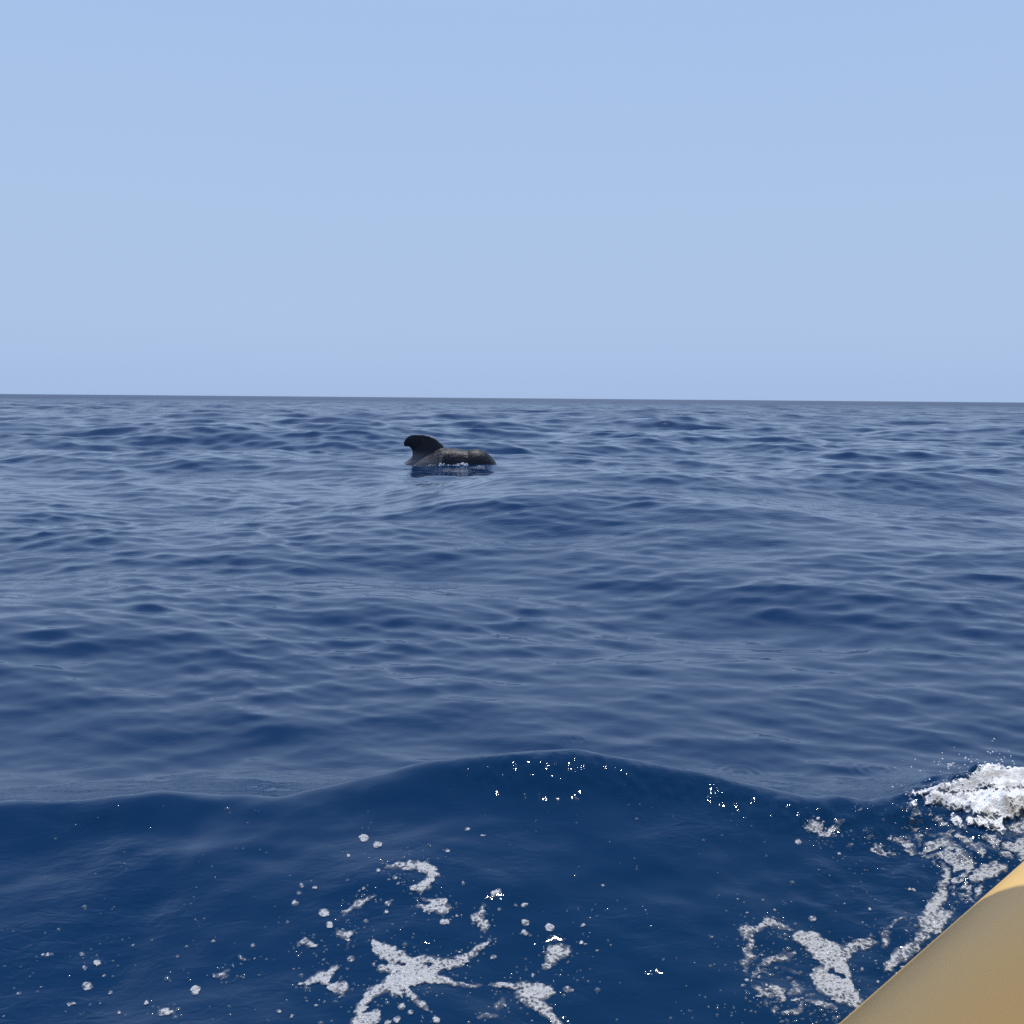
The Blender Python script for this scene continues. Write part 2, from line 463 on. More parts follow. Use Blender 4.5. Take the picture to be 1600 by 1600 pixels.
# name/label, [strokes], density, holes
PATCH = [
    ('large star-shaped patch of bubbly white foam at the bottom edge',
     [C5([(530, 650, 18), (570, 680, 35), (640, 720, 45), (700, 775, 58), (740, 760, 45), (820, 750, 35), (890, 750, 22), (950, 720, 20), (1000, 685, 22), (1030, 655, 16), (1055, 630, 8)]),
      C5([(700, 790, 55), (820, 820, 25), (900, 835, 18), (960, 842, 15), (1020, 848, 8)]),
      C5([(700, 790, 55), (640, 830, 45), (570, 870, 28), (510, 890, 25), (485, 930, 25), (475, 980, 28), (470, 1030, 30)]),
      C5([(640, 840, 45), (632, 868, 32)]), C5([(680, 830, 25), (690, 880, 22), (730, 920, 22), (770, 960, 14)]), C5([(560, 775, 20), (620, 780, 26)]),
      C5([(475, 1010, 30), (550, 985, 26)])], 1.0, [C5([(645, 748, 9), (690, 748, 9)]), C5([(765, 752, 7), (778, 752, 7)])]),
    ('curled question-mark streak of foam above the star-shaped patch',
     [C5([(606, 312, 9), (640, 300, 18), (690, 295, 26), (760, 312, 24), (800, 345, 28), (775, 385, 30), (730, 402, 16), (690, 398, 7)]),
      C5([(757, 410, 10), (757, 440, 6), (790, 465, 14), (830, 480, 30), (850, 500, 30), (780, 488, 20), (735, 490, 7)])], .95, []),
    ('forked patch of foam left of the star-shaped patch',
     [C5([(365, 765, 13), (310, 800, 27), (230, 825, 14), (205, 832, 6)]), C5([(310, 820, 24), (350, 862, 22), (400, 850, 28), (370, 885, 10)])], .9, []),
    ('branching patch of foam right of the star-shaped patch, joined to it by a thin arm',
     [C5([(1060, 852, 9), (1130, 840, 18), (1200, 842, 20), (1270, 890, 52), (1340, 880, 27)]), C5([(1200, 890, 34), (1290, 940, 34), (1345, 985, 24), (1375, 1030, 22)]),
      C5([(1130, 920, 16), (1105, 948, 12)]), C5([(1000, 1000, 10), (1060, 990, 12), (1100, 985, 8)])], .92, []),
    ('wedge-shaped foam patch, wide at the top, right of the hourglass patch',
     [C5([(1345, 685, 28), (1395, 685, 28), (1345, 735, 34), (1325, 768, 16), (1380, 712, 28)])], .92, []),
    ('hourglass-shaped foam patch between the curled streak and the wedge patch',
     [C5([(1040, 488, 12), (1022, 525, 33), (990, 535, 24), (1040, 560, 20), (1038, 570, 30), (1030, 590, 16)])], .88, []),
    ('low arrowhead of foam left of the drip-tailed patch',
     [C5([(228, 645, 25), (188, 665, 12)]), C5([(235, 655, 25), (275, 665, 16), (297, 652, 6)])], .85, []),
    ('round foam patch trailing a thin drip tail',
     [C5([(395, 610, 27), (422, 615, 20), (415, 650, 8), (420, 685, 6)])], .85, []),
    ('slanting narrow streak of foam left of the curled streak',
     [C5([(392, 528, 8), (430, 490, 14), (470, 470, 15), (540, 442, 11)])], .82, []),
    ('big torn patch of foam beside the tan tube',
     [C4([(350, 1120, 30), (420, 1150, 60), (500, 1200, 70), (580, 1220, 60), (640, 1190, 38), (720, 1150, 38), (770, 1150, 18)]),
      C4([(540, 1260, 70), (570, 1380, 75), (620, 1440, 60), (670, 1490, 42)]), C4([(470, 1330, 45), (480, 1400, 40), (560, 1440, 50)])], .93, [C4([(515, 1300, 16), (575, 1345, 14)]), C4([(700, 1220, 30), (640, 1290, 25)])]),
    ('ragged foam arm reaching left from the big torn patch',
     [C4([(50, 1070, 34), (100, 1090, 24), (180, 1040, 25), (250, 1060, 25), (330, 1085, 12)]), C4([(50, 1080, 34), (80, 1150, 20), (60, 1200, 22), (70, 1270, 32), (60, 1310, 20)]),
      C4([(150, 1265, 30), (250, 1230, 28), (320, 1220, 18)])], .80, []),
    ('column of foam running up from the tan tube towards the bow wave',
     [C4([(1130, 705, 12), (1165, 750, 24), (1165, 830, 30), (1140, 900, 42), (1095, 960, 50), (1070, 1030, 58), (1110, 1080, 40), (1160, 1000, 40)]),
      C4([(1060, 1080, 40), (990, 1170, 42), (900, 1230, 50), (850, 1280, 38)]), C4([(820, 1070, 12), (870, 1050, 15), (955, 1010, 8)]), C4([(840, 1110, 28), (830, 1160, 28)])], .84,
     [C4([(930, 1090, 30), (960, 1130, 20)])]),
    ('fluffy foam patch near the sunlit end of the tan tube',
     [C4([(1320, 800, 26), (1370, 770, 48), (1430, 740, 36), (1500, 735, 32)]), C4([(1350, 850, 20), (1340, 870, 30)])], .88, []),
    ('foam tumbling down the bow wave at the right edge',
     [C4([(1500, 610, 30), (1560, 620, 45), (1640, 600, 60), (1600, 670, 45)]), C4([(1250, 560, 24), (1310, 600, 28), (1370, 650, 26)]), C4([(1560, 520, 45), (1650, 480, 60)])], .84, []),
    ('small knot of foam alone on the dark wave below the breaking crest', [C4([(1015, 560, 24), (1020, 590, 24), (1025, 610, 16)])], .8, []),
    ('foam shreds along the bottom edge beside the tan tube',
     [C4([(400, 1480, 16), (470, 1490, 28), (560, 1520, 18)]), C4([(280, 1540, 22), (350, 1530, 25), (380, 1500, 20)]), C4([(320, 1390, 26), (350, 1420, 26), (300, 1430, 20)])], .76, []),
    ('flat oblong of foam at the bottom left', [C6([(1085, 1202, 13), (1130, 1190, 17), (1170, 1180, 12)]), C6([(1112, 1212, 9), (1130, 1200, 10)])], .85, []),
    ('long low oval of foam at the bottom edge, left of centre', [C6([(797, 1388, 13), (830, 1388, 17), (865, 1388, 13)])], .85, []),
]
BREAK = ('white breaking crest of the bow wave at the right edge',
         [C4([(955, 320, 24), (1020, 315, 34), (1100, 305, 42), (1200, 290, 52), (1300, 270, 66), (1400, 215, 74), (1480, 250, 80), (1590, 235, 80), (1700, 240, 90), (2050, 270, 90), (2350, 330, 60)]),
          C4([(1080, 350, 45), (1250, 370, 75), (1400, 380, 95), (1560, 390, 110), (1700, 380, 120), (2050, 400, 110), (2300, 420, 70)]), C4([(990, 375, 34), (950, 400, 26)]), C4([(1300, 480, 45), (1450, 500, 60), (1550, 510, 80), (1660, 500, 80)]),
          C4([(1190, 440, 40), (1290, 560, 40), (1380, 640, 36)]), C4([(1550, 560, 60), (1620, 640, 70)])])
FLECK5 = [(490, 175, 26), (552, 207, 22), (310, 515, 26), (335, 570, 20), (178, 473, 18), (207, 390, 14), (195, 425, 14), (268, 400, 14), (1335, 585, 24),
          (1225, 560, 22), (1220, 608, 18), (1080, 430, 18), (1100, 415, 16), (1080, 717, 16), (430, 725, 18), (1220, 480, 18), (1180, 484, 12), (850, 558, 18), (870, 555, 16), (960, 135, 14),
          (873, 232, 14), (418, 255, 11), (1475, 650, 13), (1495, 662, 9), (1415, 865, 22), (1435, 870, 14), (1103, 500, 12), (415, 770, 10), (535, 750, 12), (270, 935, 8), (310, 922, 8),
          (100, 962, 11), (57, 1003, 8), (160, 988, 10), (820, 1005, 20), (930, 700, 12), (840, 672, 7), (556, 322, 13), (418, 365, 10), (1545, 532, 8), (1560, 526, 6),
          (1485, 568, 10), (1550, 685, 10), (1575, 390, 10), (500, 553, 12), (645, 380, 10), (785, 205, 8), (1025, 160, 9), (940, 380, 9), (913, 528, 11),
          (600, 472, 16), (615, 458, 10), (590, 512, 15), (605, 362, 9), (630, 355, 13), (655, 342, 9), (468, 415, 9), (490, 405, 12), (512, 390, 8),
          (660, 945, 20), (700, 968, 17), (640, 1000, 20), (600, 1012, 16), (1026, 627, 9), (250, 370, 8), (142, 558, 10), (1260, 800, 10), (690, 222, 5), (1130, 740, 6), (455, 765, 5),
          (1460, 780, 6), (1445, 815, 6), (1425, 925, 7), (505, 520, 6), (210, 590, 5), (985, 400, 5), (1170, 612, 6), (120, 925, 7), (1530, 717, 7), (1500, 700, 5)]
FLECK6 = [(215, 1098, 13), (240, 1096, 14), (262, 1092, 11), (410, 1095, 17), (487, 1137, 20), (422, 1162, 14), (435, 1253, 28), (95, 1290, 15), (185, 1280, 10), (205, 1260, 10),
          (350, 1345, 11), (368, 1340, 13), (595, 1383, 12), (735, 1338, 15), (980, 1268, 25), (975, 1290, 20), (1205, 1112, 16), (1225, 1120, 14), (1250, 1122, 7), (1275, 1112, 6), (1298, 1102, 6),
          (1262, 1052, 16), (1065, 1030, 14), (1078, 1010, 8), (293, 967, 10), (150, 1050, 8), (890, 1105, 12), (665, 1050, 10), (520, 1203, 10), (550, 1288, 14),
          (105, 1157, 8), (415, 1050, 6), (505, 1340, 8), (1392, 1380, 12), (1345, 1425, 10), (1460, 1405, 10), (1580, 1350, 14), (150, 1205, 8), (345, 1090, 7), (535, 1085, 6),
          (598, 1100, 7), (618, 1160, 5), (918, 1170, 7), (1170, 1037, 8), (1035, 1078, 5), (612, 1236, 6), (300, 1192, 5), (350, 1215, 5), (370, 1415, 7), (20, 1405, 8)]
FLECK4 = [(345, 590, 22), (430, 450, 10), (455, 465, 14), (485, 480, 14), (850, 575, 16), (860, 560, 12), (945, 570, 12), (425, 1020, 26), (1255, 910, 14), (1280, 925, 12),
          (965, 855, 14), (990, 860, 14), (570, 655, 11), (740, 965, 12), (600, 935, 10), (330, 1048, 14), (215, 970, 14), (150, 915, 10), (460, 750, 10), (1100, 520, 8), (920, 515, 8),
          (850, 620, 8), (880, 632, 8), (700, 410, 10), (680, 415, 10), (1035, 490, 8), (1205, 645, 8), (700, 1040, 8), (520, 775, 7), (60, 985, 12), (900, 950, 8), (980, 1140, 16),
          (700, 1300, 12), (790, 1370, 12), (815, 1345, 10), (730, 1390, 9), (690, 1365, 9), (780, 1255, 10), (170, 1390, 14), (130, 1340, 12), (40, 1390, 18), (60, 1360, 14), (230, 1480, 9), (500, 520, 10), (545, 545, 14), (590, 560, 12), (640, 530, 10)]

GX0, GX1, GY0, GY1, GS = -1.75, 2.8, 1.95, 4.1, 0.0052
gx = np.arange(GX0, GX1, GS); gy = np.arange(GY0, GY1, GS)
GX, GY = np.meshgrid(gx, gy)
# interpolate the sea height on the foam grid from a coarser set of lookups
cs = 4
zc = np.array([[water_z(float(x), float(y)) for x in gx[::2]] for y in gy[::2]])


def bil(Z, ny, nx):
    yi = np.arange(ny) / 2; xi = np.arange(nx) / 2
    y0 = np.clip(np.floor(yi).astype(int), 0, Z.shape[0] - 2); x0 = np.clip(np.floor(xi).astype(int), 0, Z.shape[1] - 2)
    fy = (yi - y0)[:, None]; fx = (xi - x0)[None]
    return (Z[y0][:, x0] * (1 - fy) * (1 - fx) + Z[y0 + 1][:, x0] * fy * (1 - fx) + Z[y0][:, x0 + 1] * (1 - fy) * fx + Z[y0 + 1][:, x0 + 1] * fy * fx)


GZ = bil(zc, len(gy), len(gx))
PX, PY = project(np.stack([GX, GY, GZ], -1))
# organic wobble of the outlines
WX = PX + 6.5 * fbm(GX * 14, GY * 14, 4, 51) + 4.0 * fbm(GX * 55, GY * 55, 2, 61)
WY = PY + 4.5 * fbm(GX * 14, GY * 14, 4, 71) + 3.0 * fbm(GX * 55, GY * 55, 2, 81)


def sdf(stroke, WX, WY, asp=1.0):
    """signed distance in pixels (positive inside) to a string of round dabs"""
    best = np.full(WX.shape, -1e9)
    if len(stroke) == 1: stroke = stroke * 2
    for (x0, y0, r0), (x1, y1, r1) in zip(stroke[:-1], stroke[1:]):
        dx, dy = x1 - x0, y1 - y0
        L2 = dx * dx + dy * dy + 1e-9
        u = np.clip(((WX - x0) * dx + (WY - y0) * dy) / L2, 0, 1)
        d = np.hypot(WX - x0 - u * dx, (WY - y0 - u * dy) * asp)
        best = np.maximum(best, r0 + u * (r1 - r0) - d)
    return best


def foam_mesh(name, den, thick, mat, extra=None):
    """den: density on the grid; keep the cells where it is above zero and drape them on the water"""
    keep = den > 0.02
    cell = keep[:-1, :-1] | keep[1:, :-1] | keep[:-1, 1:] | keep[1:, 1:]
    ys, xs = np.nonzero(cell)
    if len(ys) == 0: return None
    nx = GX.shape[1]
    q = np.stack([ys * nx + xs, ys * nx + xs + 1, (ys + 1) * nx + xs + 1, (ys + 1) * nx + xs], -1)
    u, inv = np.unique(q.ravel(), return_inverse=True)
    z = GZ.ravel()[u] + 0.0015 + thick * np.clip(den.ravel()[u], 0, 1) * (0.6 + .5 * fbm(GX.ravel()[u] * 45, GY.ravel()[u] * 45, 2, 91))
    if extra is not None: z = z + extra.ravel()[u]
    Vv = np.stack([GX.ravel()[u], GY.ravel()[u], z], -1)
    o = mesh_obj(name, Vv, inv.reshape(-1, 4), mat)
    at = o.data.attributes.new('foam_amount', 'FLOAT', 'POINT')
    at.data.foreach_set('value', np.clip(den.ravel()[u], 0, 1).astype(np.float32))
    return o


taken = np.zeros(GX.shape, bool)
fringe = np.full(GX.shape, -1e9)
for label, strokes, dens, holes in PATCH:
    s = np.max([sdf(k, WX, WY) for k in strokes], axis=0)
    fringe = np.maximum(fringe, s)
    d = sstep(-5.0, 7.0, s) * dens
    for h in holes: d = d * (1 - sstep(-2, 3, sdf(h, WX, WY)))
    d[taken] = 0
    o = foam_mesh('foam_patch', d, .006, M_foam)
    if o:
        tag(o, label, 'sea foam', 'foam patches on the near wave')
        taken |= d > .02

s = np.max([sdf(k, WX, WY) for k in BREAK[1]], axis=0)
lac = 0.90 + .5 * fbm(GX * 13, GY * 15, 5, 101)
d = sstep(-2, 16, s) * np.clip(lac * (1.35 - .6 * sstep(1240, 1310, PY)) + .6 * (1 - sstep(1215, 1250, PY)), 0, 1.1)
d[taken] = 0
ex = 0.034 * sstep(0, 25, s) * np.abs(fbm(GX * 9, GY * 10, 5, 111)) + 0.003 * sstep(0, 25, s) * fbm(GX * 60, GY * 60, 2, 121)
o = foam_mesh('breaking_wave_foam', d, .010, M_foam_thick, ex)
tag(o, BREAK[0], 'sea foam')
taken |= d > .02

fl = C5(FLECK5) + C6(FLECK6) + C4(FLECK4)
s = np.full(GX.shape, -1e9)
W2X = PX + 1.8 * fbm(GX * 40, GY * 40, 3, 131); W2Y = PY + 1.5 * fbm(GX * 40, GY * 40, 3, 141)
for p in fl:
    m = (np.abs(PX - p[0]) < p[2] + 14) & (np.abs(PY - p[1]) < p[2] + 14)
    dd = p[2] - np.hypot(W2X[m] - p[0], (W2Y[m] - p[1]) * 1.25)
    s[m] = np.maximum(s[m], dd)
d = sstep(-1.5, 3.0, s) * .9
d[taken] = 0
o = foam_mesh('foam_flecks', d, .004, M_foam)
tag(o, 'scattered small flecks of foam floating on the dark near wave', kind='stuff')
taken |= d > .02

# thin lace of froth between the patches on the right
zone = np.max([sdf(C4(k), PX, PY) for k in ([(1250, 480, 110), (1450, 520, 130), (1600, 560, 140)], [(1100, 620, 90), (1250, 760, 110), (1200, 950, 120)],
                                            [(100, 1350, 130), (300, 1450, 150), (500, 1500, 120)], [(450, 520, 70), (700, 560, 70), (950, 620, 60)], [(900, 1300, 60), (900, 1100, 60)],
                                            [(1000, 480, 60), (1200, 520, 60)])], axis=0)
ln = fbm(GX * 11, GY * 17, 4, 151)
d = sstep(-15, 15, zone) * sstep(-.22, .60, ln + .45 * sstep(1380, 1500, PX) * (1 - sstep(1350, 1420, PY)) + .35 * fbm(GX * 50, GY * 55, 2, 161)) * .85
d[taken] = 0
o = foam_mesh('foam_lace', d, .003, M_foam)
tag(o, 'thin lace of froth between the foam patches at the lower right', kind='stuff')

# bubbles riding on the water: low glassy domes
def dome(n=8, m=3):
    v = [(0, 0, 1)]; f = []
    for j in range(1, m + 1):
        a = j / m * math.pi / 2
        for i in range(n):
            t = 2 * math.pi * i / n
            v.append((math.sin(a) * math.cos(t), math.sin(a) * math.sin(t), math.cos(a)))
    for i in range(n): f.append((0, 1 + i, 1 + (i + 1) % n))
    for j in range(m - 1):
        for i in range(n):
            a, b_ = 1 + j * n + i, 1 + j * n + (i + 1) % n
            f.append((a, a + n, b_ + n)); f.append((a, b_ + n, b_))
    return np.array(v, float), np.array(f)


DV, DF = dome()


def scatter(name, pts, rad, mat, squash=.7, lift=0.0):
    n = len(pts)
    V_ = pts[:, None, :] + DV[None] * rad[:, None, None] * np.array([1, 1, squash])
    F_ = (DF[None] + (np.arange(n) * len(DV))[:, None, None]).reshape(-1, 3)
    return mesh_obj(name, V_.reshape(-1, 3), F_, mat)


bm_ = NT('bubble film')
pr = bm_.n('ShaderNodeBsdfPrincipled', {'Base Color': (.12, .18, .26, 1), 'Roughness': .10, 'IOR': 1.7})
tr = bm_.n('ShaderNodeBsdfTransparent')
bm_.t.links.new(bm_.n('ShaderNodeMixShader', {0: .55, 1: tr.outputs[0], 2: pr.outputs[0]}).outputs[0], bm_.out.inputs[0])
M_bub = bm_.m
pr_den = sstep(-60, 40, zone) * .5 + .03
cand = []
gj = rng.random(GX.shape)
clump = sstep(-.1, .7, fbm(GX * 7, GY * 8, 3, 171))
left = sstep(1330, 1480, PY) * .035
mask = (gj < (pr_den * clump * .35 + left * clump * .35)) & (PX > -20) & (PX < 1620) & (PY < 1620) & (PY > 1255)
mask |= (gj < .09) & (d > .15)
mask |= (gj < .14 * sstep(-16, -1, fringe)) & (fringe < 0) & ~taken
by, bx = np.nonzero(mask)
pts = np.stack([GX[by, bx] + rng.uniform(-.002, .002, len(by)), GY[by, bx] + rng.uniform(-.002, .002, len(by)), GZ[by, bx] - .0005], -1)
rad = rng.uniform(.0018, .0046, len(by)) * (1 + (rng.random(len(by)) < .06) * 1.0)
print('bubbles', len(pts))
o = scatter('bubbles', pts, rad, M_bub)
tag(o, 'tiny clear bubbles glittering on the dark near wave', kind='stuff')

# ------------------------------------------------------------------ pilot whale
WX0 = (693 - 800) / 1600 * WHY / math.cos(0)
x0s = np.linspace(WX0 - 1.0, WX0 + 1.3, 24)
_, _, zz = field(x0s, np.full(24, WHY - .25), np.full(24, .1))
WZ = float(np.mean(zz)) - .02
print('whale water level', WZ)


def whale_raw():
    me = bpy.data.meshes.new('tmp')
    bm = bmesh.new()

    def loft(rings, closed=True):
        vs = [[bm.verts.new(p) for p in r] for r in rings]
        n = len(rings[0])
        for a, b in zip(vs[:-1], vs[1:]):
            for i in range(n):
                bm.faces.new((a[i], a[(i + 1) % n], b[(i + 1) % n], b[i]))
        bm.faces.new(vs[0][::-1]); bm.faces.new(vs[-1])
    prof = [  # x, top z, thickness, half width
        (1.42, -.42, .05, .03), (1.40, -.33, .20, .12), (1.34, -.19, .44, .22), (1.29, -.06, .62, .29), (1.22, .08, .74, .335), (1.13, .21, .83, .37), (1.0, .32, .90, .40),
        (.86, .378, .93, .42), (.76, .392, .96, .43), (.66, .378, .97, .435), (.58, .352, .98, .44), (.46, .372, 1.0, .45), (.30, .395, 1.04, .465), (.10, .395, 1.07, .47),
        (0, .38, 1.08, .47), (-.2, .32, 1.06, .465), (-.4, .24, 1.03, .455), (-.6, .155, .98, .44), (-.8, .06, .92, .42), (-1.0, -.03, .86, .39), (-1.3, -.15, .76, .34),
        (-1.7, -.30, .62, .26), (-2.1, -.43, .48, .19), (-2.5, -.53, .35, .12), (-2.9, -.60, .24, .075), (-3.2, -.64, .16, .055), (-3.35, -.66, .10, .05)]
    rings = []
    for x, zt, th, hw in prof:
        if zt > 0: zt *= 1 - .05 * float(sstep(-.1, .3, x))
        r = []
        for i in range(28):
            t = 2 * math.pi * i / 28
            c, s_ = math.cos(t), math.sin(t)
            ex_ = 0.9
            r.append((x, hw * math.copysign(abs(c) ** ex_, c), zt - th / 2 + th / 2 * math.copysign(abs(s_) ** ex_, s_)))
        rings.append(r)
    loft(rings)
    q = .002344
    pairs = [((860, 520), (270, 640)), ((800, 455), (330, 560)), ((752, 395), (385, 514)), ((722, 364), (408, 495)), ((690, 334), (417, 470)), ((650, 303), (417, 448)), ((595, 277), (412, 426)),
             ((530, 263), (402, 407)), ((465, 261), (390, 394)), ((410, 268), (376, 388)), ((370, 286), (362, 386)), ((345, 312), (350, 388)), ((330, 342), (340, 386)), ((327, 362), (332, 378))]
    rings = []
    flare = [3.6, 3.0, 2.3, 1.8, 1.45, 1.2] + [1.0] * 20
    for (l, t_), fl_ in zip(pairs, flare):
        L_ = np.array([(l[0] - 740) * q, 0, (560 - l[1]) * q]); T_ = np.array([(t_[0] - 740) * q, 0, (560 - t_[1]) * q])
        ch = np.linalg.norm(L_ - T_)
        r = []
        N = 9
        th = (.055 * ch ** .5 * .8 + .008) * fl_
        for i in range(N):
            u = i / (N - 1)
            w_ = th * (4 * u * (1 - u)) ** .55 * (1.25 - .5 * u) + .010
            r.append(L_ + (T_ - L_) * u + np.array([0, w_, 0]))
        for i in range(N - 1, -1, -1):
            u = i / (N - 1)
            w_ = th * (4 * u * (1 - u)) ** .55 * (1.25 - .5 * u) + .010
            r.append(L_ + (T_ - L_) * u - np.array([0, w_, 0]))
        rings.append([tuple(p) for p in r])
    loft(rings)
    # flippers and flukes below the water
    for sgn in (-1, 1):
        rings = []
        for k in range(9):
            u = k / 8
            cx_, cy_, cz_ = .72 - .10 * u - .75 * u * u, sgn * (.36 + .55 * u), -.42 - .35 * u
            ch = .17 * (1 - u) ** .7 + .03; tk = .055 * (1 - u) + .014
            rings.append([(cx_ + ch * math.cos(a), cy_, cz_ + tk * math.sin(a)) for a in [2 * math.pi * i / 12 for i in range(12)]])
        loft(rings)
        rings = []
        for k in range(9):
            u = k / 8
            cx_, cy_ = -3.28 - .42 * u * u, sgn * .62 * u
            ch = .20 * (1 - u) ** .8 + .025; tk = .045 * (1 - u) + .013
            rings.append([(cx_ + ch * math.cos(a), cy_, -.71 + tk * math.sin(a)) for a in [2 * math.pi * i / 12 for i in range(12)]])
        loft(rings)
    bmesh.ops.recalc_face_normals(bm, faces=bm.faces)
    bm.to_mesh(me); bm.free()
    return me


def whale_material():
    b = NT('whale skin')
    tc = b.n('ShaderNodeTexCoord').outputs['Object']
    sx = b.n('ShaderNodeSeparateXYZ', {0: tc})
    x, z = sx.outputs[0], sx.outputs[2]
    nz = b.n('ShaderNodeTexNoise', {'Vector': tc, 'Scale': 7.0, 'Detail': 5.0, 'Roughness': .65}).outputs[0]
    nf = b.n('ShaderNodeTexNoise', {'Vector': tc, 'Scale': 34.0, 'Detail': 3.0, 'Roughness': .6}).outputs[0]
    zz = b.math('ADD', z, b.math('MULTIPLY', b.math('SUBTRACT', nz, .5), .12))
    # pale saddle patch low on the flank round the foot of the fin
    low = b.ramp(b.math('ADD', zz, b.math('MULTIPLY', x, .16)), .0, .27, 1, 0)
    bx = b.math('MULTIPLY', b.ramp(x, -.12, .03, 1, 0), b.ramp(x, -1.6, -1.1, 0, 1))
    front = b.math('MULTIPLY', b.ramp(b.math('ADD', x, b.math('MULTIPLY', z, -.35)), -.20, -.06, 0, 1), b.ramp(x, -.03, .05, 1, 0))
    front = b.math('MULTIPLY', front, b.ramp(z, .42, .3, 0, 1))
    sad = b.math('MAXIMUM', b.math('MULTIPLY', low, bx), b.math('MULTIPLY', front, .8), clamp=True)
    sad = b.math('MULTIPLY', sad, b.math('MULTIPLY_ADD', nf, .8, .45))
    col = b.mixc(sad, (.017, .018, .023), (.140, .132, .130))
    mott = b.math('MULTIPLY', b.ramp(nf, .5, .75), b.ramp(x, -.05, .3))
    col = b.mixc(b.math('MULTIPLY', mott, .25), col, (.036, .041, .054))
    # scratches
    sc_ = b.n('ShaderNodeTexNoise', {'Vector': b.n('ShaderNodeMapping', {'Vector': tc, 'Scale': (9, 9, 60), 'Rotation': (0, .5, 0)}).outputs[0], 'Scale': 1.2, 'Detail': 2.0}).outputs[0]
    col = b.mixc(b.math('MULTIPLY', b.ramp(sc_, .66, .72), .35), col, (.16, .16, .17))
    hb = b.math('ADD', b.math('MULTIPLY', nz, .03), b.math('MULTIPLY', nf, .0022))
    bump = b.n('ShaderNodeBump', {'Height': hb, 'Strength': 1.0, 'Distance': 1.0}).outputs[0]
    p = b.n('ShaderNodeBsdfPrincipled', {'Base Color': col, 'Roughness': .36, 'IOR': 1.30, 'Specular IOR Level': .35, 'Normal': bump})
    b.t.links.new(p.outputs[0], b.out.inputs[0])
    return b.m


tmp = bpy.data.objects.new('tmp', whale_raw())
COL.objects.link(tmp)
md = tmp.modifiers.new('r', 'REMESH'); md.mode = 'VOXEL'; md.voxel_size = .016; md.use_smooth_shade = True
sm = tmp.modifiers.new('s', 'SMOOTH'); sm.factor = .5; sm.iterations = 9
dg = bpy.context.evaluated_depsgraph_get()
wm = bpy.data.meshes.new_from_object(tmp.evaluated_get(dg))
bpy.data.objects.remove(tmp)
wm.name = 'pilot_whale'
wm.materials.clear(); wm.materials.append(whale_material())
wm.polygons.foreach_set('use_smooth', np.ones(len(wm.polygons), dtype=bool))
whale = bpy.data.objects.new('pilot_whale', wm)
COL.objects.link(whale)
whale.location = (WX0, WHY, WZ + .02)
whale.scale = (1.035, 1.035, 1.035)
whale.rotation_euler = (0, 0, R(-3))
tag(whale, 'dark grey pilot whale surfacing with hooked dorsal fin and blunt head to the right', 'whale')

# water breaking along the whale and drops flung off it
M_spray = NT('spray drops')
p = M_spray.n('ShaderNodeBsdfPrincipled', {'Base Color': (.75, .8, .86, 1), 'Roughness': .12, 'IOR': 1.33})
M_spray.t.links.new(p.outputs[0], M_spray.out.inputs[0])
pts, rad = [], []
for (xa, xb, n, zt, ra) in ((.02, .80, 90, .022, .013), (.12, .50, 30, .03, .020), (.36, .62, 46, .06, .026), (.46, .60, 20, .085, .022), (-.08, .04, 22, .06, .024), (-.35, .0, 16, .025, .014), (1.15, 1.32, 8, .02, .012), (-.75, -.3, 8, .02, .012)):
    for _ in range(n):
        x = random.uniform(xa, xb)
        pts.append((WX0 + x, WHY - .47 - random.uniform(0, .10) + (.12 if x > 1 else 0), WZ + zt * random.random() ** 1.5))
        rad.append(ra * random.uniform(.35, 1))
for _ in range(26):      # water beads on the back in front of the fin
    x = random.uniform(-.05, .35)
    pts.append((WX0 + x, WHY - .36 - .05 * random.random(), WZ + random.uniform(.10, .30)))
    rad.append(random.uniform(.004, .010))
o = scatter('whale_splash', np.array(pts), np.array(rad), M_spray.m, 1.0)
tag(o, 'small white splash of water along the side of the whale', kind='stuff')

# drops thrown up by the breaking crest
pts, rad = [], []
for _ in range(260):
    px_, py_ = random.gauss(1530, 60), random.gauss(1215, 26)
    d_ = ray(px_, py_); q_ = random.uniform(3.2, 3.75) / d_[1]
    pt = CP + q_ * d_
    if pt[2] < .18 or pt[2] > .46: continue
    pts.append(tuple(pt)); rad.append(random.uniform(.0012, .0036))
o = scatter('spray', np.array(pts), np.array(rad), M_spray.m, 1.0)
tag(o, 'fine drops of spray round the breaking crest at the right', kind='stuff')

# ------------------------------------------------------------------ the inflatable boat
r1, r2 = ray(1310, 1600), ray(1600, 1345)
n_ = np.cross(r1, r2); n_ /= np.linalg.norm(n_)
if n_[2] < 0: n_ = -n_
u_ = np.cross(n_, [0, 0, 1.0]); u_ /= np.linalg.norm(u_)
if u_[1] < 0: u_ = -u_
l_ = np.array([-u_[1], u_[0], 0.0])           # port side
TR = 0.26
TZ = 0.40
# centre line: at height TZ, distance TR under the sight plane
off = ((-TR) - n_[2] * (TZ - CAM_H)) / (n_ @ l_)
print('tube heading', math.degrees(math.atan2(u_[0], u_[1])), 'port offset', off, 'n', n_)
boat = bpy.data.objects.new('inflatable_boat', None)
COL.objects.link(boat)
BC = off * l_ - 1.25 * l_                     # middle of the boat
boat.location = (BC[0], BC[1], 0)
boat.rotation_euler = (0, 0, math.atan2(u_[1], u_[0]))   # local x = heading, local y = port
tag(boat, 'tan inflatable boat, its rounded tube crossing the lower right corner', 'boat')
bpy.context.view_layer.update()
HW = 1.25


